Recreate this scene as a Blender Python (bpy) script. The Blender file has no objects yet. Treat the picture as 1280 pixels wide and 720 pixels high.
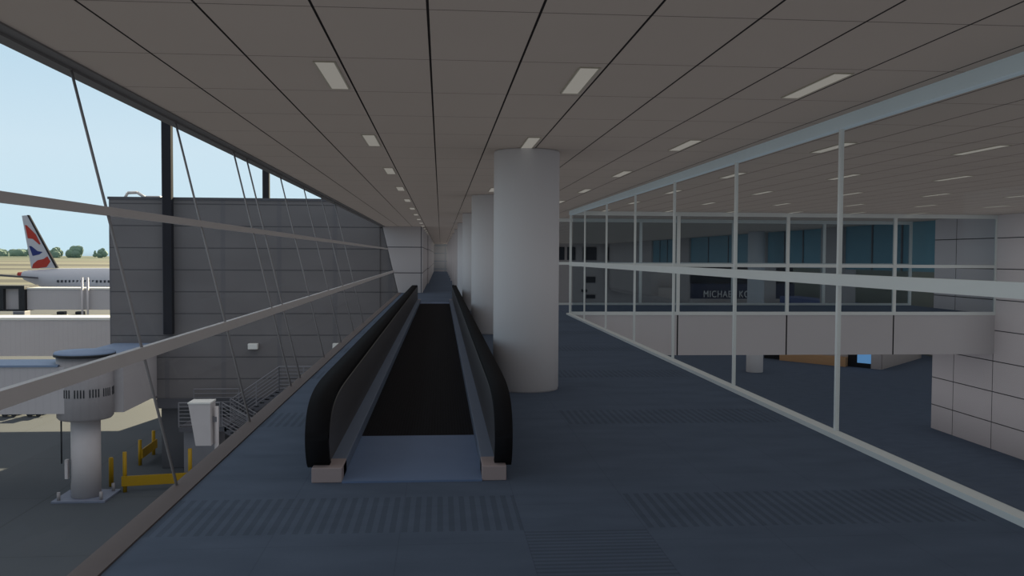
import bpy, bmesh, math, random
from mathutils import Vector, Matrix
random.seed(7)
PI = math.pi
C = bpy.context.scene.collection
scn = bpy.context.scene

# ------------------------------------------------------------------ camera, world, sun, exposure
def look_axes(f, px, py, roll):
    # camera axes from the vanishing point of the concourse (+Y) and the tilt of the horizon
    y = Vector((px - 640, -(py - 360), -f))
    q = Vector((px + 1000 - 640, -(py + 1000 * roll - 360), -f))
    n = q.cross(y).normalized()
    if n.y < 0: n = -n
    y.normalize()
    return Matrix((y.cross(n), y, n))
EYE = Vector((0, 0, 1.8))
cd = bpy.data.cameras.new('camera'); cam = bpy.data.objects.new('camera', cd); C.objects.link(cam)
cd.sensor_width = 36; cd.lens = 36 * 1108 / 1280; cd.clip_start = .05; cd.clip_end = 9000
cam.matrix_world = Matrix.Translation(EYE) @ look_axes(1108, 551, 320, .0055).to_4x4()
scn.camera = cam

w = bpy.data.worlds.new('sky'); scn.world = w; w.use_nodes = True
nt = w.node_tree; nt.nodes.clear()
wo = nt.nodes.new('ShaderNodeOutputWorld'); bg = nt.nodes.new('ShaderNodeBackground')
tc = nt.nodes.new('ShaderNodeTexCoord'); sx = nt.nodes.new('ShaderNodeSeparateXYZ'); rp = nt.nodes.new('ShaderNodeValToRGB')
mr = nt.nodes.new('ShaderNodeMapRange'); mr.inputs[1].default_value = -.25; mr.inputs[2].default_value = .75
nt.links.new(tc.outputs['Generated'], sx.inputs[0]); nt.links.new(sx.outputs['Z'], mr.inputs[0])
nt.links.new(mr.outputs[0], rp.inputs[0]); nt.links.new(rp.outputs[0], bg.inputs[0]); nt.links.new(bg.outputs[0], wo.inputs[0])
for p, c in ((0, (.11, .105, .10)), (.235, (.12, .115, .105)), (.252, (.60, .81, .92)), (.29, (.62, .81, .92)), (.36, (.645, .81, .92)), (.45, (.55, .74, .88)),
             (.50, (.52, .71, .86)), (.56, (.26, .40, .54)), (.70, (.07, .125, .20)), (1, (.035, .07, .13))):
    e = rp.color_ramp.elements.new(p); e.color = (*c, 1)
rp.color_ramp.elements.remove(rp.color_ramp.elements[0]); rp.color_ramp.elements.remove(rp.color_ramp.elements[-1])
bg.inputs[1].default_value = 1.0
SUN_EL, SUN_AZ, SUN_E = 20.5, 12.7, 20.5
sd = bpy.data.lights.new('sun', 'SUN'); sun = bpy.data.objects.new('sun', sd); C.objects.link(sun)
sd.energy = SUN_E; sd.angle = .01; sd.color = (1, .86, .58)
e, a = math.radians(SUN_EL), math.radians(SUN_AZ)
sun.location = (60, 150, 60)
sun.rotation_euler = (Vector((math.sin(a) * math.cos(e), math.cos(a) * math.cos(e), math.sin(e)))).to_track_quat('Z', 'Y').to_euler()
vs = scn.view_settings; vs.view_transform = 'Standard'; vs.look = 'None'; vs.exposure = 0; vs.gamma = 1; vs.use_curve_mapping = False
# soft ambient term of the renderer (contact shade in corners, open light elsewhere)
scn.cycles.use_fast_gi = True; scn.cycles.fast_gi_method = 'ADD'
w.light_settings.distance = 1.6; w.light_settings.ao_factor = .170
scn.cycles.max_bounces = 8; scn.cycles.diffuse_bounces = 4; scn.cycles.transparent_max_bounces = 24

# ------------------------------------------------------------------ helpers
def S(r, g, b):
    f = lambda c: ((c / 255 + .055) / 1.055) ** 2.4 if c > 10 else c / 255 / 12.92
    return (f(r), f(g), f(b))

class N:                                   # small node-building helper
    def __init__(s, name):
        s.m = bpy.data.materials.new(name); s.m.use_nodes = True
        s.t = s.m.node_tree; s.b = s.t.nodes['Principled BSDF']; s.out = s.t.nodes['Material Output']
    def new(s, k): return s.t.nodes.new(k)
    def put(s, sock, v):
        if isinstance(v, bpy.types.NodeSocket): s.t.links.new(v, sock)
        else: sock.default_value = v
    def math(s, op, a, b=0.0):
        n = s.new('ShaderNodeMath'); n.operation = op; s.put(n.inputs[0], a); s.put(n.inputs[1], b); return n.outputs[0]
    def mix(s, f, a, b):
        n = s.new('ShaderNodeMix'); n.data_type = 'RGBA'; s.put(n.inputs[0], f)
        s.put(n.inputs[6], a if isinstance(a, bpy.types.NodeSocket) else (*a, 1)); s.put(n.inputs[7], b if isinstance(b, bpy.types.NodeSocket) else (*b, 1)); return n.outputs[2]
    def pos(s):
        n = s.new('ShaderNodeNewGeometry'); x = s.new('ShaderNodeSeparateXYZ'); s.t.links.new(n.outputs['Position'], x.inputs[0])
        return x.outputs[0], x.outputs[1], x.outputs[2]
    def noise(s, scale, detail=3, stretch=(1, 1, 1)):
        g = s.new('ShaderNodeNewGeometry'); mp = s.new('ShaderNodeMapping'); mp.inputs['Scale'].default_value = stretch
        n = s.new('ShaderNodeTexNoise'); n.inputs['Scale'].default_value = scale; n.inputs['Detail'].default_value = detail
        s.t.links.new(g.outputs['Position'], mp.inputs[0]); s.t.links.new(mp.outputs[0], n.inputs['Vector']); return n.outputs['Fac']
    def lines(s, c, off, per, wid):        # 1 on a joint of width wid, repeated every per
        q = s.math('DIVIDE', s.math('SUBTRACT', c, off), per)
        d = s.math('MULTIPLY', s.math('ABSOLUTE', s.math('SUBTRACT', q, s.math('ROUND', q))), per)
        return s.math('LESS_THAN', d, wid / 2)
    def between(s, c, a, b): return s.math('MULTIPLY', s.math('GREATER_THAN', c, a), s.math('LESS_THAN', c, b))
    def vary(s, col, amt, scale, stretch=(1, 1, 1)):
        f = s.noise(scale, 4, stretch)
        return s.mix(f, tuple(c * (1 - amt) for c in col), tuple(min(1, c * (1 + amt)) for c in col))
    def bump(s, h, strength=.3, dist=.01):
        n = s.new('ShaderNodeBump'); n.inputs['Strength'].default_value = strength; n.inputs['Distance'].default_value = dist
        s.put(n.inputs['Height'], h); s.t.links.new(n.outputs[0], s.b.inputs['Normal'])
    def done(s, col, rough=.6, metal=0, spec=.3):
        s.put(s.b.inputs['Base Color'], col if isinstance(col, bpy.types.NodeSocket) else (*col, 1))
        s.put(s.b.inputs['Roughness'], rough); s.b.inputs['Metallic'].default_value = metal; s.b.inputs['Specular IOR Level'].default_value = spec
        return s.m
def plain(name, col, rough=.6, var=.06, scale=3, metal=0, spec=.3, stretch=(1, 1, 1)):
    n = N(name); return n.done(n.vary(col, var, scale, stretch), rough, metal, spec)

def glass(name, tint, refl=.04):
    n = N(name); n.t.nodes.remove(n.b)
    tr = n.new('ShaderNodeBsdfTransparent'); gl = n.new('ShaderNodeBsdfGlossy'); mx = n.new('ShaderNodeMixShader')
    tr.inputs[0].default_value = (*tint, 1); gl.inputs['Roughness'].default_value = .02; mx.inputs[0].default_value = refl
    n.t.links.new(tr.outputs[0], mx.inputs[1]); n.t.links.new(gl.outputs[0], mx.inputs[2]); n.t.links.new(mx.outputs[0], n.out.inputs[0])
    return n.m
def glow(name, col, strength):
    n = N(name); n.b.inputs['Emission Color'].default_value = (*col, 1); n.b.inputs['Emission Strength'].default_value = strength
    return n.done(tuple(c * .5 for c in col), .5)

class MB:
    def __init__(s): s.bm = bmesh.new()
    def box(s, a, b, bev=0):
        r = bmesh.ops.create_cube(s.bm, size=1)
        for v in r['verts']: v.co = Vector([(a[i] + b[i]) / 2 + v.co[i] * (b[i] - a[i]) for i in range(3)])
        if bev:
            es = list({e for v in r['verts'] for e in v.link_edges})
            bmesh.ops.bevel(s.bm, geom=es, offset=bev, segments=2, affect='EDGES', profile=.5)
        return s
    def obox(s, o, ux, uy, uz, a, b):      # box in a turned frame
        vs = [s.bm.verts.new(o + ux * x + uy * y + uz * z) for x in (a[0], b[0]) for y in (a[1], b[1]) for z in (a[2], b[2])]
        for f in ((0, 1, 3, 2), (4, 6, 7, 5), (0, 4, 5, 1), (2, 3, 7, 6), (0, 2, 6, 4), (1, 5, 7, 3)): s.bm.faces.new([vs[i] for i in f])
        return s
    def tube(s, p, q, r, r2=None, n=12, caps=True):
        p, q = Vector(p), Vector(q); d = (q - p); L = d.length; d.normalize()
        u = d.orthogonal().normalized(); v = d.cross(u); r2 = r if r2 is None else r2
        A = [s.bm.verts.new(p + (u * math.cos(t) + v * math.sin(t)) * r) for t in (2 * PI * i / n for i in range(n))]
        B = [s.bm.verts.new(q + (u * math.cos(t) + v * math.sin(t)) * r2) for t in (2 * PI * i / n for i in range(n))]
        for i in range(n):
            f = s.bm.faces.new((A[i], A[(i + 1) % n], B[(i + 1) % n], B[i])); f.smooth = n > 6
        if caps: s.bm.faces.new(A[::-1]); s.bm.faces.new(B)
        return s
    def path(s, pts, r, n=8):
        for a, b in zip(pts, pts[1:]): s.tube(a, b, r, n=n)
        return s
    def lathe(s, prof, n=48, o=(0, 0, 0)):
        o = Vector(o); R = []
        for r, z in prof: R.append([s.bm.verts.new(o + Vector((r * math.cos(2 * PI * i / n), r * math.sin(2 * PI * i / n), z))) for i in range(n)])
        for a, b in zip(R, R[1:]):
            for i in range(n):
                f = s.bm.faces.new((a[i], a[(i + 1) % n], b[(i + 1) % n], b[i])); f.smooth = True
        s.bm.faces.new(R[0][::-1]); s.bm.faces.new(R[-1]); return s
    def prism(s, pts, axis, a, b):         # polygon in the plane of the two other axes, pushed along axis from a to b
        def P(u, v, w): return Vector((w, u, v)) if axis == 'x' else Vector((u, w, v)) if axis == 'y' else Vector((u, v, w))
        A = [s.bm.verts.new(P(u, v, a)) for u, v in pts]; B = [s.bm.verts.new(P(u, v, b)) for u, v in pts]
        n = len(pts); s.bm.faces.new(A[::-1]); s.bm.faces.new(B)
        for i in range(n): s.bm.faces.new((A[i], A[(i + 1) % n], B[(i + 1) % n], B[i]))
        return s
    def build(s, name, mat, parent=None, loc=None, bev=0):
        bmesh.ops.recalc_face_normals(s.bm, faces=s.bm.faces[:])
        if bev: bmesh.ops.bevel(s.bm, geom=s.bm.edges[:], offset=bev, segments=2, affect='EDGES')
        me = bpy.data.meshes.new(name); s.bm.to_mesh(me); s.bm.free(); me.materials.append(mat)
        o = bpy.data.objects.new(name, me); C.objects.link(o)
        if parent is not None:
            o.parent = parent; R = parent
            off = parent.matrix_basis.translation.copy()
            if parent.parent is not None: off = off + parent.parent.matrix_basis.translation
            me.transform(Matrix.Translation(-off))
        elif loc is not None:
            me.transform(Matrix.Translation(-Vector(loc))); o.location = loc
        return o
def tag(o, label, cat, group=None, kind=None):
    o['label'] = label; o['category'] = cat
    if group: o['group'] = group
    if kind: o['kind'] = kind
    return o
def thing(name, label, cat, loc=(0, 0, 0), group=None, kind=None):
    o = bpy.data.objects.new(name, None); C.objects.link(o); o.location = loc; o.empty_display_size = .2
    return tag(o, label, cat, group, kind)
def struct(o, label=None, cat=None):
    o['kind'] = 'structure'
    if label: o['label'] = label; o['category'] = cat or 'wall'
    return o
def dup(root, loc, label, group=None):
    r = root.copy(); C.objects.link(r); r.location = loc; r['label'] = label
    if group: r['group'] = group
    for ch in list(root.children):
        c = ch.copy(); C.objects.link(c); c.parent = r
        for g in ch.children:
            d = g.copy(); C.objects.link(d); d.parent = c
    return r
ORD = ['first', 'second', 'third', 'fourth', 'fifth', 'sixth', 'seventh', 'eighth', 'ninth', 'tenth', 'eleventh', 'twelfth']

ZC, APRON, LOW = 3.22, -8.5, -4.4          # ceiling, apron and lower hall heights over the concourse floor
XL, XG, XR = -2.04, 4.01, 18.2             # left glazing foot, glass partition, right wall
LEAN = (2.80 - 2.04) / ZC                  # the left glazing leans outwards
def xl(z): return XL - LEAN * z

# ------------------------------------------------------------------ materials
def m_ceiling():
    n = N('ceiling_panel'); x, y, z = n.pos()
    c = n.vary(S(175, 164, 156), .04, .5)
    lx = n.lines(x, -.079, .6553, .016); ly = n.lines(y, 5.19, 1.31, .012)
    c = n.mix(n.math('MULTIPLY', ly, .75), c, S(60, 55, 55)); c = n.mix(lx, c, S(34, 30, 30))
    n.bump(n.math('SUBTRACT', 1, n.math('MAXIMUM', lx, ly)), .3, .01)
    return n.done(c, .7, 0, .15)
def m_carpet():
    n = N('blue_grey_carpet'); x, y, z = n.pos()
    base = n.mix(n.noise(1.6, 5, (1, 2.2, 1)), S(74, 84, 99), S(96, 108, 127))
    base = n.mix(n.noise(60, 2), base, n.mix(.5, base, S(75, 87, 104)))
    # rib-loop tiles in bands across the concourse
    yy = n.math('SUBTRACT', y, n.math('MULTIPLY', n.math('FLOOR', n.math('DIVIDE', n.math('SUBTRACT', y, 2.1), 3.65)), 3.65))
    band = n.math('MULTIPLY', n.between(yy, 2.1, 2.95), n.math('SUBTRACT', 1, n.between(x, .55, 1.36)))
    band = n.math('MULTIPLY', band, n.math('LESS_THAN', x, 3.75))
    rib = n.math('MULTIPLY', n.lines(x, 0, .078, .04), band)
    band2 = n.math('MULTIPLY', n.between(x, .55, 1.36), n.math('LESS_THAN', y, 5.75))
    rib2 = n.math('MULTIPLY', n.lines(y, 0, .062, .03), band2)
    rb = n.math('MAXIMUM', rib, rib2)
    c = n.mix(n.math('MULTIPLY', rb, .32), base, S(52, 61, 70))
    c = n.mix(n.math('MULTIPLY', n.math('MAXIMUM', n.lines(x, .55, .81, .008), n.lines(y, 2.1, .85, .008)), .18), c, S(46, 53, 63))
    n.bump(rb, .2, .003)
    return n.done(c, .9, 0, .1)
def m_panelled(name, col, ax, offs, zoff, pz, wid, dark, var=.04, rough=.55):
    n = N(name); x, y, z = n.pos(); c = n.vary(col, var, .6)
    off, per = offs; u = {'x': x, 'y': y}[ax]
    l = n.math('MAXIMUM', n.lines(u, off, per, wid), n.lines(z, zoff, pz, wid))
    c = n.mix(l, c, dark); n.bump(n.math('SUBTRACT', 1, l), .4, .01); return n.done(c, rough)
def m_service():
    n = N('dark_cladding'); x, y, z = n.pos()
    c = n.mix(n.noise(.7, 4, (.6, 1, 1.5)), S(88, 85, 87), S(104, 101, 103))
    seam = n.math('MAXIMUM', n.lines(z, 3.16, 1.045 * 1.0, .05), 0)
    up = n.math('MULTIPLY', n.lines(x, -2.45, 2.645, .22), .4)
    c = n.mix(n.math('MULTIPLY', seam, .75), c, S(52, 52, 56)); c = n.mix(up, c, S(78, 78, 84))
    n.bump(n.math('SUBTRACT', 1, seam), .4, .02); return n.done(c, .6)
def m_ground():
    n = N('airfield_ground'); x, y, z = n.pos()
    apron = n.mix(n.noise(.25, 5), S(59, 64, 70), S(69, 73, 78))
    j = n.math('MAXIMUM', n.lines(x, -1.5, 7.5, .06), n.lines(y, 1, 7.5, .06))
    apron = n.mix(n.math('MULTIPLY', j, .6), apron, S(47, 51, 52))
    grass = n.mix(n.noise(.012, 4, (1, .3, 1)), S(84, 85, 75), S(92, 92, 80))
    def strip(c, a, b, col): return n.mix(n.between(y, a, b), c, col)
    grass = strip(grass, 1450, 1680, S(61, 71, 59)); grass = strip(grass, 1900, 4000, S(57, 69, 58))
    tw = S(52, 53, 51)
    for a, b in ((1180, 1300), (770, 930), (585, 660), (440, 470), (330, 370), (232, 250)): grass = strip(grass, a, b, tw)
    c = n.mix(n.math('GREATER_THAN', y, 200), apron, grass)
    return n.done(c, .9, 0, .1)
def m_belt():
    n = N('ribbed_rubber_belt'); x, y, z = n.pos()
    l = n.lines(x, 0, .03, .014); c = n.mix(l, S(26, 26, 30), S(14, 14, 16))
    c = n.mix(n.math('MULTIPLY', n.noise(6, 4, (8, .4, 1)), .5), c, S(40, 40, 44)); n.bump(l, .5, .004); return n.done(c, .75, 0, .1)
def m_jetway(name, col):
    n = N(name); x, y, z = n.pos(); rb = n.lines(x, 0, .3, .05); c = n.mix(n.math('MULTIPLY', rb, .12), n.vary(col, .04, .5), tuple(k * .6 for k in col))
    n.bump(rb, .3, .02); return n.done(c, .5)

M = dict(
    ceiling=m_ceiling(), carpet=m_carpet(), belt=m_belt(), service=m_service(), ground=m_ground(),
    column=plain('painted_column', S(194, 194, 198), .55, .02, .8),
    alu=plain('grey_aluminium', S(213, 218, 218), .5, .04), alu_dark=plain('blue_grey_beam', S(213, 230, 239), .5, .04),
    facade=plain('facade_steel', S(178, 174, 174), .5, .05), dim=plain('grey_green_wall', S(98, 106, 104), .7), rod=plain('facade_rod', S(132, 130, 132), .6), post=plain('dark_steel_mast', S(39, 40, 45), .95, .08, 3, 0, .02),
    brown_sill=plain('brown_stone_kerb', S(94, 86, 85), .7, .08, 5), fascia_shade=plain('roof_edge', S(105, 103, 103), .6),
    rubber=plain('black_handrail_rubber', S(29, 29, 31), .85, .1, 3, 0, .08), panel=plain('charcoal_balustrade', S(79, 78, 81), .5, .1),
    panel_highlight=plain('painted_edge_highlight', S(122, 120, 114), .5, .1), skirt=plain('blue_grey_skirt', S(110, 122, 142), .55, .06),
    plate=plain('entry_plate', S(100, 120, 152), .5, .06), footbox=plain('grey_foot_box', S(160, 147, 147), .6, .04),
    tile=m_panelled('pale_wall_tile', S(207, 201, 204), 'y', (27.45, 2.2), .95 + 1.48 - .95, 1.0, .03, S(58, 58, 62)),
    tile_x=m_panelled('pale_wall_panel', S(170, 166, 168), 'x', (-.95, 30), .97, 1.25, .04, S(70, 70, 76)),
    tile_end=m_panelled('grey_end_wall', S(161, 165, 172), 'x', (.5, 9), 1.2, .9, .12, S(140, 150, 160)),
    fascia=m_panelled('bridge_fascia', S(187, 184, 187), 'x', (7.45, 3.54), 30, 90, .045, S(30, 30, 34)),
    clear=glass('clear_glass', (.97, .98, .98), .005), facade_glass=glass('facade_glass', (.985, .99, .99), .012),
    tint=glass('tinted_bridge_glass', (.78, .82, .845), .012), teal=plain('dark_teal_glazing', S(101, 147, 164), .15, .12, .4, 0, .5, (1, 1, .2)),
    lampm=glow('lamp_diffuser', S(123, 120, 114), 1.0), lamp_rim=plain('lamp_rim', S(170, 165, 150), .5),
    pale=plain('pale_wall', S(170, 164, 164), .7), dark=plain('dark_opening', S(46, 50, 58), .5),
    jet=m_jetway('jetway_cladding', S(158, 154, 157)), drum=m_jetway('drum_cladding', S(126, 123, 126)), bolt_plate=plain('blue_grey_plate', S(98, 104, 120), .6), jet_roof=plain('jetway_roof', S(103, 118, 142), .6),
    white=plain('white_paint', S(166, 161, 163), .5), whiteroof=plain('white_roof', S(193, 193, 191), .5),
    black=plain('black_rubber', S(34, 36, 40), .6), leg=plain('dark_concrete', S(66, 67, 72), .7, .08), steel=plain('dark_galvanised_steel', S(104, 104, 110), .5, .1),
    steel_dark=plain('dark_grey_steel', S(72, 72, 78), .5, .1), yellow=plain('yellow_paint', S(140, 110, 8), .5, .05),
    plane=plain('airliner_grey', S(159, 160, 168), .35), belly=plain('airliner_belly', S(180, 178, 176), .4), red=plain('tail_red', S(145, 42, 32), .4, .04), blue=plain('tail_blue', S(27, 39, 95), .4, .04),
    leaf=plain('hazy_foliage', S(102, 124, 109), .9, .2, .05), trunk=plain('tree_trunk', S(84, 74, 62), .9),  # foliage colour lightened to stand in for distance haze
    tan=plain('wooden_counter', S(181, 145, 110), .5, .12, 2, 0, .3, (1, 1, 6)), screen=glow('lit_shop_window', S(84, 128, 172), .85),
    navy=plain('navy_fascia', S(58, 64, 84), .5), letters=plain('pale_letters', S(225, 222, 220), .5), cloth=plain('blue_counter', S(88, 100, 138), .6),
)

# ------------------------------------------------------------------ setting
o = struct(MB().box((XL + .02, -6, -.45), (XG + .1, 104, 0)).build('floor', M['carpet']))
struct(MB().box((XL + .1, -6, APRON - .1), (XG - .05, 104, -.46)).build('wall_podium', M['pale']))
o = struct(MB().box((-2.80, -6, ZC), (30, 104, ZC + .5)).build('ceiling', M['ceiling']))
struct(MB().box((-2.90, -6, ZC - .035), (-2.785, 43.4, ZC + .55)).box((-2.79, -6, ZC - .014), (-2.69, 43.4, ZC + .02)).build('trim_1', M['fascia_shade']))  # roof edge trim; its thin dark inner step stands in for soft shade
struct(MB().box((XL - .03, -6, -.3), (-1.90, 43.3, .012)).build('trim_2', M['brown_sill']))
b = MB().box((-2000, -40, APRON - 2), (-2.2, 4500, APRON)).build('ground', M['ground']); struct(b)
struct(MB().box((-2.2, 104.5, APRON - 2), (2500, 4500, APRON - .02)).build('ground_2', M['ground']))
struct(MB().box((XG - .05, -6, LOW - .4), (40, 96, LOW)).build('floor_lower', M['carpet']))
# concourse end and the wall that narrows it on the left
struct(MB().prism([(xl(0) - .02, 0), (-.885, 0), (-.885, ZC), (xl(ZC) - .02, ZC)], 'y', 43.4, 58).build('wall_left', M['tile_x']))
struct(MB().box((-1.1, 58, 0), (-.80, 103, ZC)).build('wall_left_far', M['tile_x']))
struct(MB().box((-3, 103, 0), (XG + .3, 103.6, ZC)).build('wall_end', M['tile_end']))
# right wall of the lower hall, with its corner behind the footbridge
struct(MB().box((XR - .25, -6, LOW), (XR + 1.4, 31.0, ZC)).build('wall_right', M['tile']))

struct(MB().box((XG + .1, -6.4, LOW), (XR + 1.4, -6, ZC)).build('wall_added_hall', M['pale']))  # unseen wall added to keep open sky from lighting the hall glass
struct(MB().box((-2.8, -6.4, 0), (XG + .1, -6, ZC)).build('wall_added_near', M['pale']))  # unseen wall added so the panes mirror no sky from behind

# glass partition along the hall edge
gp = thing('glass_partition', 'glass partition with grey aluminium rails along the right of the carpet', 'glass wall', (XG, 5, 0))
MB().box((XG - .11, -6, 0), (XG + .02, 27.36, .05)).build('sill', M['alu'], gp)['label'] = 'grey kerb along the glass foot'
MB().box((XG - .04, -6, ZC - .125), (XG + .06, 27.36, ZC)).build('top_beam', M['alu_dark'], gp)
MB().box((XG - .03, -6, 1.525), (XG + .03, 27.36, 1.64)).build('middle_rail', M['alu'], gp)
ys = [-.7, 2.4, 5.5, 8.66, 11.83, 15.03, 18.12, 21.3, 24.55, 27.36]
for y in ys[2:]: MB().box((XG - .02, y - .02, .03), (XG + .02, y + .02, ZC - .1)).build('mullion', M['alu'], gp)
for a, b in zip([-6] + ys[2:], ys[2:]): MB().box((XG - .004, a + .02, .05), (XG + .004, b - .02, ZC - .12)).build('pane', M['clear'], gp)
gp2 = thing('glass_partition', 'glass partition carrying on beyond the footbridge behind the columns', 'glass wall', (XG, 33, 0))
MB().box((XG - .11, 32.75, 0), (XG + .02, 103, .05)).build('sill', M['alu'], gp2)
MB().box((XG - .04, 32.75, ZC - .125), (XG + .06, 103, ZC)).build('top_beam', M['alu_dark'], gp2)
MB().box((XG - .03, 32.75, 1.525), (XG + .03, 103, 1.64)).build('middle_rail', M['alu'], gp2)
for i in range(12): MB().box((XG - .02, 33 + i * 6.3, .03), (XG + .02, 33.04 + i * 6.3, ZC - .1)).build('mullion', M['alu'], gp2)
MB().box((XG - .004, 32.8, .05), (XG + .004, 103, ZC - .12)).build('pane', M['clear'], gp2)

# leaning glazing on the apron side
lg = thing('leaning_facade', 'outward leaning glass facade with thin rods and two long grey rails', 'glass wall', (XL, 5, 0))
def lean_rail(z0, z1, name):
    MB().prism([(xl(z0) - .03, z0), (xl(z0) + .02, z0), (xl(z1) + .02, z1), (xl(z1) - .03, z1)], 'y', -6, 43.3).build(name, M['facade'], lg)
lean_rail(.995, 1.085, 'lower_rail'); lean_rail(2.095, 2.162, 'upper_rail')
st = [-.85, 1.77, 7.01, 9.66, 12.28, 13.08, 15.74, 18.40, 21.05, 23.7]
for y in st: MB().tube((xl(0), y, .012), (xl(ZC), y, ZC), .0115, n=8).build('rod', M['rod'], lg)
for a, b in zip([-6] + st, st + [43.3]):
    MB().prism([(xl(.02) - .012, .02), (xl(.02) - .008, .02), (xl(ZC) - .008, ZC), (xl(ZC) - .012, ZC)], 'y', a + .02, b - .02).build('pane', M['facade_glass'], lg)

# ------------------------------------------------------------------ columns
def column(i, y, label):
    t = thing('round_column', label, 'column', (1.16, y, 0), 'round columns along the moving walkway', 'thing')
    MB().lathe([(.44, 0), (.44, .02), (.445, .03), (.445, ZC - .03), (.44, ZC - .02), (.44, ZC - .002)], 64, (1.16, y, 0)).build('shaft', M['column'], t)
    return t
c0 = column(0, 12.02, 'large round pale grey column nearest, right beside the walkway')
cl = ['second pale column, standing partly behind the large nearest one', 'third pale column from the near end of the column row', 'fourth pale column from the near end of the column row', 'fifth pale column from the near end of the column row']
for i in range(1, 11):
    dup(c0, (1.16, 12.02 + 8.78 * i, 0), cl[i - 1] if i <= 4 else 'narrow far column at the distant end of the column row')
t = thing('round_column', 'pale column standing in the lower hall beneath the footbridge', 'column', (17.02, 46.8, LOW), None, 'thing')
MB().lathe([(.44, LOW), (.445, LOW + .02), (.445, ZC - .01), (.44, ZC)], 48, (17.02, 46.8, 0)).build('shaft', M['column'], t)

# ------------------------------------------------------------------ moving walkway
wk = thing('moving_walkway', 'black belted moving walkway between two dark balustrades beside the columns', 'moving walkway', (-.22, 7.05, 0))
Y0, Y1 = 7.05, 34.6
MB().box((-.775, 8.8, 0), (.335, 33.3, .012)).build('belt', M['belt'], wk)['label'] = 'black ribbed walkway belt'
MB().box((-.775, Y0 - .02, 0), (.335, 8.8, .016)).build('entry_plate', M['plate'], wk)['label'] = 'blue grey landing plate at the near end'
MB().box((-.775, 33.3, 0), (.335, Y1, .016)).build('exit_plate', M['plate'], wk)['label'] = 'blue grey landing plate at the far end'
def profile(inset, zt):
    # outline in the Y-Z plane of a balustrade with bulging rounded ends
    near = [(.28, .07), (.13, .10), (.03, .22), (0, .36), (.05, .49), (.18, .59), (.42, .655), (.8, .69), (1.3, .70)]
    pts = []
    near = near[:-1] + [(1.35, .70)]
    P_ = [near[0]] + near + [near[-1]]
    fine = []
    for i in range(1, len(P_) - 2):
        for k in range(5):
            t = k / 5; a, b, c, d = P_[i - 1], P_[i], P_[i + 1], P_[i + 2]
            fine.append(tuple(.5 * (2 * b[j] + (c[j] - a[j]) * t + (2 * a[j] - 5 * b[j] + 4 * c[j] - d[j]) * t * t + (3 * b[j] - a[j] - 3 * c[j] + d[j]) * t ** 3) for j in (0, 1)))
    near = fine + [near[-1]]
    for u, z in near: pts.append((Y0 + u, z))
    far = [(Y1 - u, z) for u, z in near][::-1]
    out = pts + far
    cy, cz = (Y0 + Y1) / 2, .36
    res = []
    for y, z in out:
        d = inset
        yy = y + d if y < cy else y - d
        zz = z - d if z > cz else z + d * .3
        res.append((yy, max(.065, zz)))
    return res
def balustrade(side, x_out, x_in, x_belt, lab):
    lo, hi = min(x_out, x_in), max(x_out, x_in); s = 1 if x_in > x_out else -1
    # core panel: inset on the belt side so that the rubber handrail stands proud
    root = MB().prism(profile(.055, .7), 'x', lo + .012, hi - .012).build('balustrade', M['panel'], wk); root['label'] = lab
    pr, pi = profile(0, .7), profile(.07, .7)
    m = MB(); n = len(pr)
    A = [[m.bm.verts.new((x, y, z)) for y, z in q] for x, q in ((lo, pi), (lo, pr), (hi, pr), (hi, pi))]
    for k in range(4):
        a, b = A[k], A[(k + 1) % 4]
        for i in range(n - 1): f = m.bm.faces.new((a[i], a[i + 1], b[i + 1], b[i])); f.smooth = True
    m.bm.faces.new([q[0] for q in A]); m.bm.faces.new([q[-1] for q in A][::-1])
    bv = [e for e in m.bm.edges if len(e.link_faces) == 2 and abs((e.verts[0].co - e.verts[1].co).x) < 1e-6 and e.verts[0].co.x in (A[1][0].co.x, A[2][0].co.x) and e.calc_face_angle(0) > .8]
    if bv: bmesh.ops.bevel(m.bm, geom=bv, offset=.02, segments=3, affect='EDGES')
    m.build('handrail', M['rubber'], root)['label'] = 'black rubber handrail'
    # thin pale strip, a highlight put in as colour round the inner panel
    pe = [p for p in profile(.085, .7)]
    m = MB()
    for a, b in zip(pe, pe[1:]): m.tube((x_in - s * .012, *a), (x_in - s * .012, *b), .010, n=6)
    m.build('highlight_strip', M['panel_highlight'], root)
    MB().box((min(x_in - s * .02, x_belt), Y0 + .12, 0), (max(x_in - s * .02, x_belt), Y1 - .12, .115), .008).build('skirt', M['skirt'], root)['label'] = 'blue grey skirt beside the belt'
    for y in (Y0, Y1 - .34):
        MB().box((min(x_out + s * .05, x_belt), y, 0), (max(x_out + s * .05, x_belt), y + .34, .118), .006).build('foot_box', M['footbox'], root)['label'] = 'pale grey box under the balustrade end'
balustrade(-1, -1.065, -.885, -.775, 'dark balustrade on the window side')
balustrade(1, .58, .44, .335, 'dark balustrade on the column side')

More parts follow.
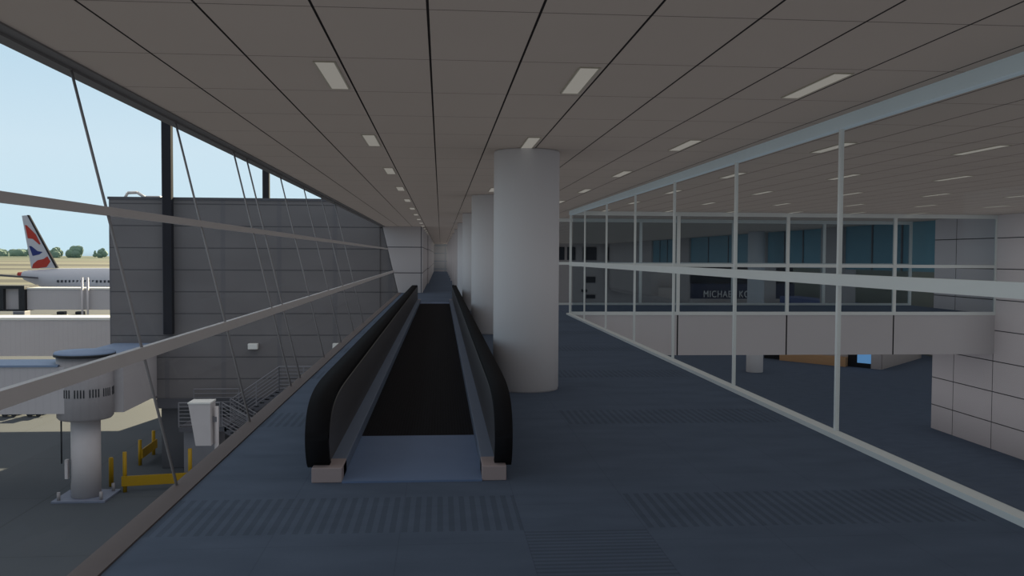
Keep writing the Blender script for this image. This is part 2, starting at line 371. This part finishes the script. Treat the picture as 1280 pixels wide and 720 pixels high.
# ------------------------------------------------------------------ ceiling light strips
def lamp(x, y, label, group):
    t = thing('ceiling_light', label, 'ceiling light', (x, y, ZC), group)
    MB().box((x - .075, y - .52, ZC - .006), (x + .075, y + .52, ZC + .01)).build('diffuser', M['lampm'], t)
    m = MB()
    for sx_ in (-1, 1): m.box((x + sx_ * .075 - .006, y - .526, ZC - .008), (x + sx_ * .075 + .006, y + .526, ZC + .01))
    for sy in (-1, 1): m.box((x - .081, y + sy * .526 - .006, ZC - .008), (x + .081, y + sy * .526 + .006, ZC + .01))
    m.build('rim', M['lamp_rim'], t); return t
l0 = None
rows = [(-.855, 'above the moving walkway', 22), (1.11, 'along the columns', 4), (3.08, 'beside the glass partition', 8)]
for x, where, cnt in rows:
    for k in range(cnt):
        y = 7.16 + 3.93 * k
        lab = f'slim ceiling light {where}, {ORD[k]} from the near end' if k < 8 else f'tiny distant ceiling light {where}'
        if l0 is None: l0 = lamp(x, y, lab, 'ceiling lights above the carpet')
        else: dup(l0, (x, y, ZC), lab, 'ceiling lights above the carpet')
for j in range(7):
    x = 5.02 + 1.985 * j
    for k in range(6 - (1 if j == 6 else 0)):
        y = 7.16 + 3.93 * k
        if 551 + x * 1108 / (y - .5) > 1330: continue
        dup(l0, (x, y, ZC), f'ceiling light beyond the partition, {ORD[j]} row from the glass, {ORD[k]} from the near end', 'ceiling lights over the lower hall')

# ------------------------------------------------------------------ footbridge across the hall
fb = thing('footbridge', 'glazed footbridge crossing the lower hall behind the glass partition', 'footbridge', (11, 30, 0))
BX0, BX1, BY0, BY1 = XG + .03, 18.0, 27.4, 32.7
MB().box((BX0, BY0, -1.29), (BX1, BY1, -.01)).build('deck', M['fascia'], fb)['label'] = 'pale grey panelled deck edge'
MB().box((XG - .02, BY0 + .02, -.01), (BX1, BY1 - .02, .005)).build('carpet', M['carpet'], fb)
bxm = [BX0 + .012, 7.45, 10.99, 14.53, BX1 - .05]
for y, nm, sgn in ((BY0, 'front_frame', 1), (BY1, 'rear_frame', -1)):
    fr = MB()
    yy0, yy1 = (y - .03, y + .05) if sgn > 0 else (y - .05, y + .03)
    fr.box((BX0, yy0, -.02), (BX1, yy1, .085)); fr.box((BX0, yy0, 1.50), (BX1, yy1, 1.60)); fr.box((BX0, yy0, ZC - .125), (BX1, yy1, ZC))
    f = fr.build(nm, M['alu'], fb)
    for x in bxm: MB().box((x - (.012 if x < 5 else .05), yy0 - .004, .0), (x + (.012 if x < 5 else .05), yy1, ZC - .02)).build('mullion', M['alu'], f)
    for a, b in zip(bxm, bxm[1:]):
        for z0, z1 in ((.085, 1.5), (1.6, ZC - .125)):
            MB().box((a + .05, y + sgn * .01, z0), (b - .05, y + sgn * .02, z1)).build('pane', M['tint'], f)

# ------------------------------------------------------------------ the hall beyond the footbridge
struct(MB().box((XG + .2, 95, LOW), (30, 95.6, ZC)).build('wall_back', M['pale']))
wn = 1
for a, b, z0, z1 in ((12.6, 13.3, 1.45, 2.85), (13.6, 14.5, 1.45, 2.85), (15.3, 16.8, 1.45, 2.85), (18.0, 19.2, 1.45, 2.85), (15.7, 16.7, -1.0, -.35), (15.2, 15.8, -2.0, -1.75), (15.7, 16.7, -2.7, -2.3)):
    struct(MB().box((a, 94.9, z0), (b, 95.0, z1)).build(f'window_{wn}', M['dark'])); wn += 1
struct(MB().box((19.2, 94.9, 1.4), (20.0, 95.0, 2.85)).build(f'window_{wn}', M['screen'])); wn += 1
# upper gallery on the right: piers and dark teal glazing
struct(MB().box((XR + .1, 31.2, LOW + 2.6), (34, 94.8, -1.5)).build('floor_gallery', M['pale']))
pn = 1
for a, b in ((38.9, 41.2), (48.5, 51.1), (63.9, 68.2), (75.5, 94.8)):
    struct(MB().box((XR - .05, a, -1.5), (XR + .6, b, ZC)).build(f'wall_pier_{pn}', M['pale'])); pn += 1
for a, b in ((31.5, 38.9), (41.2, 48.5), (51.1, 63.9), (68.2, 75.5)):
    m = MB().box((XR + .1, a, 1.3), (XR + .2, b, ZC)); o = struct(m.build(f'window_{wn}', M['teal'])); wn += 1
    for q in (.33, .66): MB().box((XR + .06, a + (b - a) * q - .05, 1.3), (XR + .11, a + (b - a) * q + .05, ZC)).build('mullion', M['steel'], o)
struct(MB().box((31, 31.2, LOW), (31.5, 94.8, ZC)).build('wall_gallery', M['dim']))
ct = thing('display_counter', 'long blue counter on the gallery behind the footbridge', 'counter', (19.4, 41, -1.5))
MB().box((18.9, 34, -1.5), (19.9, 48, -.75), .02).build('body', M['steel_dark'], ct); MB().box((18.85, 33.95, -.75), (19.95, 48.05, -.32), .02).build('top', M['cloth'], ct)
sh = thing('shop_front', 'shop front with pale capital lettering seen through the footbridge glass', 'shop', (20, 61, -1.5))
MB().box((17.6, 61, -1.5), (25, 61.6, -1.1)).build('plinth', M['pale'], sh)
MB().box((17.6, 61, -1.1), (25, 61.5, -.05)).build('fascia', M['navy'], sh)
MB().box((17.6, 61.3, -.05), (25, 61.6, 1.28)).build('shop_window', M['dark'], sh)
def word(txt):
    tx = bpy.data.curves.new('word', 'FONT'); tx.body = txt; tx.size = .62; tx.extrude = .02; tx.space_character = 1.12
    to = bpy.data.objects.new('word', tx); C.objects.link(to); bpy.context.view_layer.update()
    me = bpy.data.meshes.new_from_object(to); bpy.data.objects.remove(to)
    xs = [v.co.x for v in me.vertices]; x0 = min(xs)
    for v in me.vertices: v.co.x -= x0
    return me, max(xs) - x0
words = [word('MICHAEL'), word('KORS')]
k = (3.92 - .28) / sum(q[1] for q in words); x_ = 18.43
for me, wd in words:
    for v in me.vertices: v.co = Vector((x_ + v.co.x * k, 60.97 - v.co.z, -1.0 + v.co.y * 1.09)) - Vector((20, 61, -1.5))
    x_ += wd * k + .28
    me.materials.clear(); me.materials.append(M['letters']); me.name = 'lettering'
    lo_ = bpy.data.objects.new('lettering', me); C.objects.link(lo_); lo_.parent = sh
    lo_['label'] = 'pale capital letters on the fascia'
# shop block in the lower hall
ks = thing('corner_shop', 'lower hall shop with wooden counter and lit blue window under the footbridge', 'shop', (24.5, 48, LOW))
o_ = Vector((24.6, 47.5, LOW)); u1 = Vector((-4.3, 5.6, 0)).normalized(); u2 = Vector((5.5, 5.6, 0)).normalized(); up = Vector((0, 0, 1))
nn1 = u2; nn2 = u1
MB().obox(o_, u2, u1, up, (0, -.0, 0), (7.6, 7.4, 2.5)).build('body', M['pale'], ks)
MB().obox(o_, u1, -u2, up, (.05, .0, .0), (.62, .12, 2.4)).build('corner_pier', M['white'], ks)
MB().obox(o_, u1, -u2, up, (.62, .0, .25), (1.45, .06, 2.2)).build('lit_window', M['screen'], ks)['label'] = 'lit blue shop window'
MB().obox(o_, u1, -u2, up, (.62, .0, 0), (2.0, .10, .26)).build('plinth', M['black'], ks)
MB().obox(o_, u1, -u2, up, (1.45, .0, .25), (2.0, .08, 2.2)).build('black_panel', M['black'], ks)
MB().obox(o_, u1, -u2, up, (2.0, .0, 0), (6.2, .5, .52)).build('counter', M['tan'], ks)['label'] = 'light wooden counter'
MB().obox(o_, u1, -u2, up, (6.2, .0, 0), (7.4, .2, 1.2)).build('black_panel', M['black'], ks)

# ------------------------------------------------------------------ dark service building by the concourse
sb = thing('service_building', 'dark grey clad building raised on legs beside the concourse', 'building', (-9, 43.4, APRON))
MB().box((-15.65, 43.4, -5.08), (-2.95, 66.5, 4.48)).build('cladding', M['service'], sb)
MB().box((-15.7, 43.36, 4.40), (-2.95, 66.55, 4.52)).build('roof_edge', M['steel_dark'], sb)
MB().box((-13.5, 43.3, -5.55), (-2.95, 66.5, -5.08)).build('floor_beam', M['steel_dark'], sb)
for x in (-12.6, -6.5): MB().box((x - .78, 43.6, APRON), (x + .78, 45.0, -5.55), .03).build('leg', M['leg'], sb)
MB().box((-11.3, 45.4, APRON), (-2.95, 66, -5.5)).build('base_wall', M['leg'], sb)
MB().prism([(-2.96, -5.08), (-2.12, -5.08), (-2.12, -.35), (xl(0) - .05, 0), (xl(ZC) - .04, ZC), (-2.96, ZC)], 'y', 43.46, 44).build('side_panel', M['service'], sb)
MB().box((-11.75, 43.9, APRON), (-11.45, 44.9, -5.5)).build('drain_pipe', M['black'], sb)
m = MB().path([(-15.3, 44.5, 4.5), (-15.15, 44.5, 4.78), (-14.7, 44.5, 4.80), (-14.25, 44.5, 4.50)], .07); m.build('roof_pipe', M['facade'], sb)
MB().box((-14.3, 44.4, 4.48), (-13.6, 45, 4.64), .03).build('roof_hatch', M['facade'], sb)
for x in (-8.95, -4.95):
    t = tag(MB().box((x - .24, 43.1, -2.72), (x + .22, 43.4, -2.44), .03).build('wall_light', M['whiteroof'], None, (x, 43.25, -2.6)),
            'small white wall light on the dark cladding, ' + ('nearer the tall mast' if x < -6 else 'nearer the carpet edge'), 'wall light', 'wall lights on the dark building')
def mast(x, y, z0, z1, w, label):
    t = thing('steel_mast', label, 'mast', (x, y, z0), 'dark steel masts')
    MB().box((x - w / 2, y - w / 2, z0), (x + w / 2, y + w / 2, z1), .02).build('shaft', M['post'], t)
    MB().box((x - w * .62, y - w * .3, z0), (x - w * .5, y + w * .3, z1)).build('side_fin', M['steel_dark'], t)
    MB().box((x - w / 2 - .1, y - w / 2 - .05, z1), (x + w / 2 + .1, y + w / 2 + .05, z1 + .12)).build('cap', M['post'], t)
    return t
mast(-12.85, 43.14, -1.98, 9.0, .40, 'tall dark steel mast fixed to the front of the grey building')
mast(-12.88, 67.1, APRON, 10.4, .44, 'dark steel mast rising behind the grey building roof')

# outside stair with barred railings
es = thing('outside_stair', 'grey steel stair with barred railings in front of dark building', 'stair', (-8, 41.5, APRON))
def railing(p, q, h, bars, name='railing'):
    p, q = Vector(p), Vector(q); m = MB()
    for i in range(bars + 1):
        z = Vector((0, 0, h * (i + .6) / (bars + .6))); m.tube(p + z, q + z, .022 if i < bars else .032, n=6)
    k = max(1, int((q - p).length / 1.1))
    for i in range(k + 1):
        c = p.lerp(q, i / k); m.tube(c, c + Vector((0, 0, h)), .03, n=6)
    m.build(name, M['steel'], es)
def flight(p, q, wdt, steps, name):
    p, q = Vector(p), Vector(q); m = MB()
    for i in range(steps):
        c = p.lerp(q, (i + .5) / steps); m.box((c.x - abs(q.x - p.x) / steps * .55, p.y, c.z - .05), (c.x + abs(q.x - p.x) / steps * .55, p.y + wdt, c.z))
    for y in (p.y, p.y + wdt - .05):
        m.obox(Vector((p.x, y, p.z)), Vector((q.x - p.x, 0, q.z - p.z)), Vector((0, 1, 0)), Vector((0, 0, 1)), (0, 0, -.28), (1, .05, .02))
    m.build(name, M['steel_dark'], es)
UZ, MZ = -4.5, -5.95
MB().box((-7.5, 41.9, UZ - .2), (-3.0, 43.1, UZ), .01).build('upper_landing', M['steel_dark'], es)
railing((-7.5, 41.9, UZ), (-3.0, 41.9, UZ), 1.1, 6)
flight((-9.6, 41.9, MZ), (-7.5, 41.9, UZ), 1.15, 9, 'upper_flight'); railing((-9.6, 41.9, MZ), (-7.5, 41.9, UZ), 1.1, 6)
MB().box((-11.7, 40.6, MZ - .22), (-9.6, 43.1, MZ), .01).build('middle_landing', M['steel_dark'], es)
railing((-11.7, 40.6, MZ), (-9.9, 40.6, MZ), 1.1, 6); railing((-11.7, 43.05, MZ), (-9.6, 43.05, MZ), 1.35, 6)
flight((-9.7, 40.6, MZ), (-5.4, 40.6, APRON), 1.15, 15, 'lower_flight'); railing((-9.8, 40.6, MZ), (-5.4, 40.6, APRON), 1.1, 6); railing((-9.7, 41.75, MZ), (-5.4, 41.75, APRON), 1.1, 6)
MB().box((-11.6, 41.0, APRON), (-10.2, 42.8, MZ - .22)).build('landing_support', M['steel'], es)
for x in (-3.4, -7.2): MB().tube((x, 42.9, APRON), (x, 42.9, UZ - .2), .09).build('stair_post', M['steel_dark'], es)

# white apron cabinet on a pole
wb = thing('flood_light_box', 'white tapered box on a pole in front of the stair', 'light box', (-9.2, 36, APRON))
MB().prism([(-9.98, -4.12), (-9.13, -4.12), (-9.10, -5.80), (-9.70, -5.80)], 'y', 35.9, 36.75).build('housing', M['white'], wb)
MB().box((-10.0, 35.88, -4.13), (-9.11, 36.78, -4.07)).build('lid', M['whiteroof'], wb)
MB().tube((-8.98, 36.3, APRON), (-8.98, 36.3, -4.3), .09, n=16).build('pole', M['white'], wb)
MB().box((-9.14, 36.2, -4.9), (-8.95, 36.4, -4.7)).build('bracket', M['steel'], wb)

# yellow barriers and bollards
def barrier(p, q, h, z0, z1, label):
    p, q = Vector(p), Vector(q); t = thing('guard_rail', label, 'barrier', p, 'yellow barriers on the apron')
    d = (q - p).normalized(); nrm = Vector((-d.y, d.x, 0))
    for c in (p, q): MB().tube(c, c + Vector((0, 0, h)), .085, n=14).build('post', M['yellow'], t)
    MB().obox(p, d, nrm, Vector((0, 0, 1)), (-.12, -.16, z0), ((q - p).length + .12, -.085, z1)).build('beam', M['yellow'], t, bev=.01)
barrier((-13.62, 39.3, APRON), (-11.0, 39.8, APRON), 1.75, .28, .72, 'yellow guard rail closest to the carpet edge, low across the apron')
barrier((-14.62, 44.3, APRON), (-14.70, 46.6, APRON), 1.25, .35, .8, 'yellow guard rail end on, further away beside the building leg')
tag(MB().lathe([(.1, APRON), (.1, APRON + 1.25), (.07, APRON + 1.3)], 16, (-14.55, 40.3, 0)).build('bollard', M['yellow'], None, (-14.55, 40.3, APRON)), 'single yellow bollard between white pedestal and guard rail', 'bollard')

# ------------------------------------------------------------------ jet bridges
jb = thing('jet_bridge', 'nearest jet bridge with round drum on a white pedestal', 'jet bridge', (-14.92, 38.5, APRON))
RC = (-14.92, 38.5, 0)
MB().lathe([(.58, APRON + .1), (.58, -4.9)], 40, RC).build('pedestal', M['white'], jb)
pl = MB().box((-16.0, 37.6, APRON), (-13.85, 39.5, APRON + .09), .01).build('base_plate', M['bolt_plate'], jb)
for dx_, dy_ in ((-.85, -.7), (.85, -.7), (-.85, .7), (.85, .7)):
    MB().tube((RC[0] + dx_, RC[1] + dy_, APRON + .05), (RC[0] + dx_, RC[1] + dy_, APRON + .42), .07, n=10).build('anchor_bolt', M['drum'], pl)
m = MB().lathe([(1.02, -5.1), (1.10, -5.0), (1.10, -2.42)], 48, RC); dr = m.build('drum', M['drum'], jb)
m = MB()
for i in range(60):
    if i % 5 == 4: continue
    t_ = 2 * PI * i / 60; d = Vector((math.cos(t_), math.sin(t_), 0)); s_ = Vector((-d.y, d.x, 0))
    m.obox(Vector(RC) + d * 1.095, s_, d, Vector((0, 0, 1)), (-.025, 0, -4.12), (.025, .015, -3.78))
m.build('vent_slots', M['black'], dr)
m = MB().lathe([(1.17, -2.46), (1.19, -2.40), (1.19, -2.34), (1.15, -2.28), (.0, -2.2)], 48, RC); m.build('drum_roof', M['jet_roof'], jb)
MB().lathe([(1.2, -2.46), (1.2, -2.36)], 48, RC).build('drum_rim', M['black'], jb)
MB().tube((RC[0] - .75, 37.9, -6.9), (RC[0] - .75, 37.9, -5.0), .035, n=8).build('drain_pipe', M['black'], jb)
MB().box((RC[0] - .72, 38.1, -7.6), (RC[0] - .6, 38.3, -6.8)).build('pipe_box', M['white'], jb)
MB().box((-15.4, 38.9, -4.95), (-13.5, 43.38, -2.5)).build('link_tunnel', M['jet'], jb)
MB().box((-15.45, 38.8, -2.5), (-13.45, 43.38, -2.42)).build('link_roof', M['jet_roof'], jb)
MB().box((-40, 37.5, -4.76), (-15.3, 39.6, -2.83)).build('tunnel', M['jet'], jb)
MB().box((-40, 37.45, -2.83), (-15.6, 39.65, -2.75)).build('tunnel_roof', M['jet_roof'], jb)
for x in (-26, -38): MB().tube((x, 38.6, APRON), (x, 38.6, -4.76), .3, n=16).build('leg', M['white'], jb)
j2 = thing('jet_bridge', 'second jet bridge, long grey tunnel with bright white roof edge', 'jet bridge', (-40, 61, APRON))
MB().box((-58, 60, -4.88), (-15.8, 62.5, -2.52)).build('tunnel', M['jet'], j2); MB().box((-58, 59.95, -2.52), (-15.8, 62.55, -2.36)).build('tunnel_roof', M['whiteroof'], j2)
for x in (-45, -57): MB().tube((x, 61.2, APRON), (x, 61.2, -4.88), .35, n=16).build('leg', M['white'], j2)
j3 = thing('jet_bridge', 'farthest jet bridge with black boarding hood beside the airliner', 'jet bridge', (-46, 117, APRON))
MB().box((-51.9, 116, -5.25), (-30, 119, -2.65)).build('tunnel', M['jet'], j3); MB().box((-51.9, 115.9, -2.65), (-30, 119.1, -2.48)).build('tunnel_roof', M['whiteroof'], j3)
hd = MB()
hd.box((-57, 115.5, -2.6), (-52.0, 119.5, -2.2)); hd.box((-52.7, 115.5, -5.25), (-52.0, 119.5, -2.6)); hd.box((-57, 115.5, -5.25), (-54.55, 119.5, -2.6)); hd.box((-57, 115.5, -5.4), (-52, 119.5, -5.2))
hd.build('boarding_hood', M['black'], j3); MB().box((-54.6, 116.2, -5.2), (-52.65, 116.4, -2.6)).build('hood_curtain', M['jet'], j3)
for x in (-45.05, -44.37): MB().tube((x, 115.6, APRON), (x, 115.6, -1.17), .13, n=10).build('leg', M['white'], j3)

# baggage dollies, container and tractors out on the apron
def dolly(x, y, label):
    t = thing('baggage_dolly', label, 'baggage cart', (x, y, APRON), 'baggage carts under the nearest jet bridge')
    MB().box((x - .5, y - .7, APRON + .35), (x + .5, y + .7, APRON + .47), .02).build('deck', M['steel'], t)
    MB().box((x - .5, y + .62, APRON + .47), (x + .5, y + .7, APRON + 1.3)).build('end_board', M['steel'], t)
    for a in (-.28, .28):
        for b in (-.6, .5): MB().tube((x + a, y + b, APRON + .17), (x + a, y + b + .12, APRON + .17), .17, n=16).build('wheel', M['black'], t)
    MB().tube((x + .5, y, APRON + .38), (x + .8, y, APRON + .32), .03, n=8).build('tow_bar', M['black'], t)
for x, l in ((-28.6, 'baggage cart at the picture edge under the jet bridge'), (-27.1, 'baggage cart between two others under the jet bridge'), (-25.6, 'baggage cart nearest the round drum under jet bridge')): dolly(x, 58.5, l)
cn = thing('freight_container', 'small grey freight container on the sunlit apron below the airliner tail', 'container', (-67, 148, APRON))
MB().box((-68.0, 147, APRON), (-66.2, 149, APRON + 1.15), .05).build('shell', M['jet'], cn); MB().box((-67.9, 146.95, APRON + .1), (-66.3, 147, APRON + 1.0)).build('door', M['steel'], cn)
def tractor(x, label):
    t = thing('tow_tractor', label, 'vehicle', (x, 144, APRON), 'dark vehicles by the far jet bridge')
    MB().box((x - 1, 143.3, APRON + .25), (x + 1, 144.8, APRON + .8), .08).build('body', M['black'], t); MB().box((x - .2, 143.4, APRON + .8), (x + .9, 144.7, APRON + 1.3), .1).build('cab', M['black'], t)
    for a in (-.65, .65): MB().tube((x + a, 143.2, APRON + .3), (x + a, 144.9, APRON + .3), .3, n=16).build('wheel', M['black'], t)
tractor(-59.6, 'dark tow tractor left of the twin jet bridge legs'); tractor(-56.8, 'dark tow tractor right of the twin jet bridge legs')

# ------------------------------------------------------------------ airliner
YP = 150
ac = thing('airliner', 'parked airliner with red white and blue tail fin', 'aircraft', (-50, YP, APRON))
prof = [(0, -1.55, .15), (.8, -1.75, .75), (3, -2.1, 1.35), (6, -2.5, 1.95), (9, -2.85, 2.35), (13, -3.05, 2.6), (40, -3.05, 2.6), (44, -3.2, 2.3), (47, -3.5, 1.5), (48.6, -3.7, .3)]
m = MB(); R = []
for u, zc, r in prof: R.append([m.bm.verts.new((-68.2 + u, YP + r * math.cos(2 * PI * i / 32), zc + r * math.sin(2 * PI * i / 32))) for i in range(32)])
for a, b in zip(R, R[1:]):
    for i in range(32): f = m.bm.faces.new((a[i], a[(i + 1) % 32], b[(i + 1) % 32], b[i])); f.smooth = True
m.bm.faces.new(R[0]); m.bm.faces.new(R[-1]); fu = m.build('fuselage', M['plane'], ac)
m = MB()
for i in range(46):
    if i in (15, 16): continue
    x = -61.5 + i * .62
    m.box((x, YP - 2.63 if x > -55.5 else YP - 2.55 + (-55.5 - x) * .055, -2.78), (x + .3, YP - 2.0, -2.4))
m.build('cabin_window', M['dark'], fu)['kind'] = 'stuff'
MB().tube((-68.5, YP, -1.5), (-67.2, YP, -1.7), .28, .6, n=16).build('tail_cone', M['red'], fu)
fin = [(-67.67, 7.95), (-66.67, 8.05), (-62.3, -.5), (-66.3, -.6)]
ff = MB().prism(fin, 'y', YP - .2, YP + .2).build('tail_fin', M['plane'], ac)
def fpoly(pts):   # photo marks of the fin, given in metres on the fin's plane
    return pts
MB().prism([(-67.2, 6.45), (-66.9, 6.4), (-65.95, 5.4), (-65.5, 4.9), (-64.8, 3.4), (-65.0, 3.3), (-66.0, 4.2), (-66.78, 4.3)], 'y', YP - .23, YP - .19).build('red_upper_stripe', M['red'], ff)
MB().prism([(-66.60, 3.05), (-66.25, 3.05), (-65.3, 2.25), (-64.5, 2.1), (-65.0, 1.7), (-66.05, 1.45)], 'y', YP - .23, YP - .19).build('blue_wedge', M['blue'], ff)
MB().prism([(-66.2, -.55), (-66.0, .15), (-65.3, .75), (-64.4, .95), (-63.75, 1.4), (-63.3, .55), (-63.9, -.35), (-65.3, -.55)], 'y', YP - .23, YP - .19).build('red_lower_stripe', M['red'], ff)
MB().prism([(-66.85, 8.07), (-66.58, 8.07), (-62.15, -.5), (-62.5, -.5)], 'y', YP - .24, YP + .24).build('leading_edge', M['post'], ff)
for s in (-1, 1):
    m = MB(); V = []
    for x, y, z in ((-67.3, 1.4, -1.9), (-64.6, 1.7, -2.1), (-70.2, 10.5, -1.2), (-71.6, 10.5, -1.15)):
        V.append((m.bm.verts.new((x, YP + s * y, z + .14)), m.bm.verts.new((x, YP + s * y, z - .14))))
    m.bm.faces.new([v[0] for v in V]); m.bm.faces.new([v[1] for v in V][::-1])
    for i in range(4): m.bm.faces.new((V[i][0], V[i][1], V[(i + 1) % 4][1], V[(i + 1) % 4][0]))
    m.build('tailplane', M['steel_dark'], ac)  # shade of the underside put into a dark colour
    m = MB(); V = []
    for x, y, z in ((-44, 2.2, -4.7), (-35, 2.2, -4.7), (-45.5, 24, -3.4), (-47.5, 24, -3.4)):
        V.append((m.bm.verts.new((x, YP + s * y, z + .3)), m.bm.verts.new((x, YP + s * y, z - .3))))
    m.bm.faces.new([v[0] for v in V]); m.bm.faces.new([v[1] for v in V][::-1])
    for i in range(4): m.bm.faces.new((V[i][0], V[i][1], V[(i + 1) % 4][1], V[(i + 1) % 4][0]))
    m.build('wing', M['belly'], ac)
    MB().tube((-40, YP + s * 8, -6.1), (-35.5, YP + s * 8, -6.1), 1.2, 1.35, n=24).build('engine', M['plane'], ac)
    MB().tube((-42, YP + s * 2.8, APRON), (-42, YP + s * 2.8, -4.6), .25, n=12).build('landing_gear', M['black'], ac)
MB().tube((-24, YP, APRON), (-24, YP, -5.5), .2, n=12).build('landing_gear', M['black'], ac)

# ------------------------------------------------------------------ trees on the horizon
def tree_mesh(seed, wdt, h):
    rnd = random.Random(seed); m = MB()
    for k in range(14):
        t_ = rnd.random(); z = h * (.28 + .55 * t_); rr = wdt * (.30 + .16 * rnd.random()) * (1.15 - .55 * t_)
        a_ = rnd.random() * 6.28; d = wdt * .34 * rnd.random() ** .5 * (1.2 - t_ * .8)
        r = bmesh.ops.create_icosphere(m.bm, subdivisions=2, radius=rr)
        for v in r['verts']: v.co = v.co * (1 + .16 * (rnd.random() - .5)) * 1.0 + Vector((d * math.cos(a_), d * math.sin(a_), z))
    return m
def tree(x, y, wdt, h, label, seed):
    t = thing('broadleaf_tree', label, 'tree', (x, y, APRON), 'trees on the horizon')
    m = tree_mesh(seed, wdt, h)
    me = bpy.data.meshes.new('crown'); m.bm.to_mesh(me); m.bm.free(); me.materials.append(M['leaf']); c = bpy.data.objects.new('crown', me); C.objects.link(c); c.parent = t
    MB().tube((x, y, APRON), (x, y, APRON + h * .45), wdt * .05, n=8).build('trunk', M['trunk'], t)
YT = 2400
def tx_(px): return (px - 551) * YT / 1108 - 3
for i, (px, w_, top, l) in enumerate(((63, 11, 307, 'tree just right of the airliner tail fin'), (76, 11, 309, 'tree at the left of the clump past the tail fin'), (82, 11, 307.5, 'tall tree in the middle of the horizon clump'), (89, 9, 310, 'lower tree between the two tall crowns of the clump'),
                      (97, 12, 308, 'tree at the right of the horizon clump'), (108.5, 4, 312, 'thin small tree standing alone between larger trees'), (117, 12, 307.5, 'broad tree right of the thin lone one'), (131, 9, 310, 'tree nearest the dark building edge'))):
    h = (317.6 - top) * YT / 1108 + 10.3; tree(tx_(px), YT + (i % 3) * 80, 1.12 * w_ * YT / 1108, h, l + ' on the horizon', i)
for i, px in enumerate((1, 7, 13, 19, 25, 31, 37)):
    h = (317.6 - (314 if i % 2 else 314.8)) * 3400 / 1108 + 10.3; tree((px - 551) * 3400 / 1108, 3400 + (i % 4) * 110, 15 * 3400 / 1108, h, 'low distant tree in the dark line left of the tail fin', 40 + i)
rnd = random.Random(3)
for i in range(14):
    px = -70 - i * 11; h = 33; tree(tx_(px), YT, 24, 26, 'distant tree on the horizon out past the picture edge', 60 + i) if i < 0 else None
bpy.context.view_layer.update()
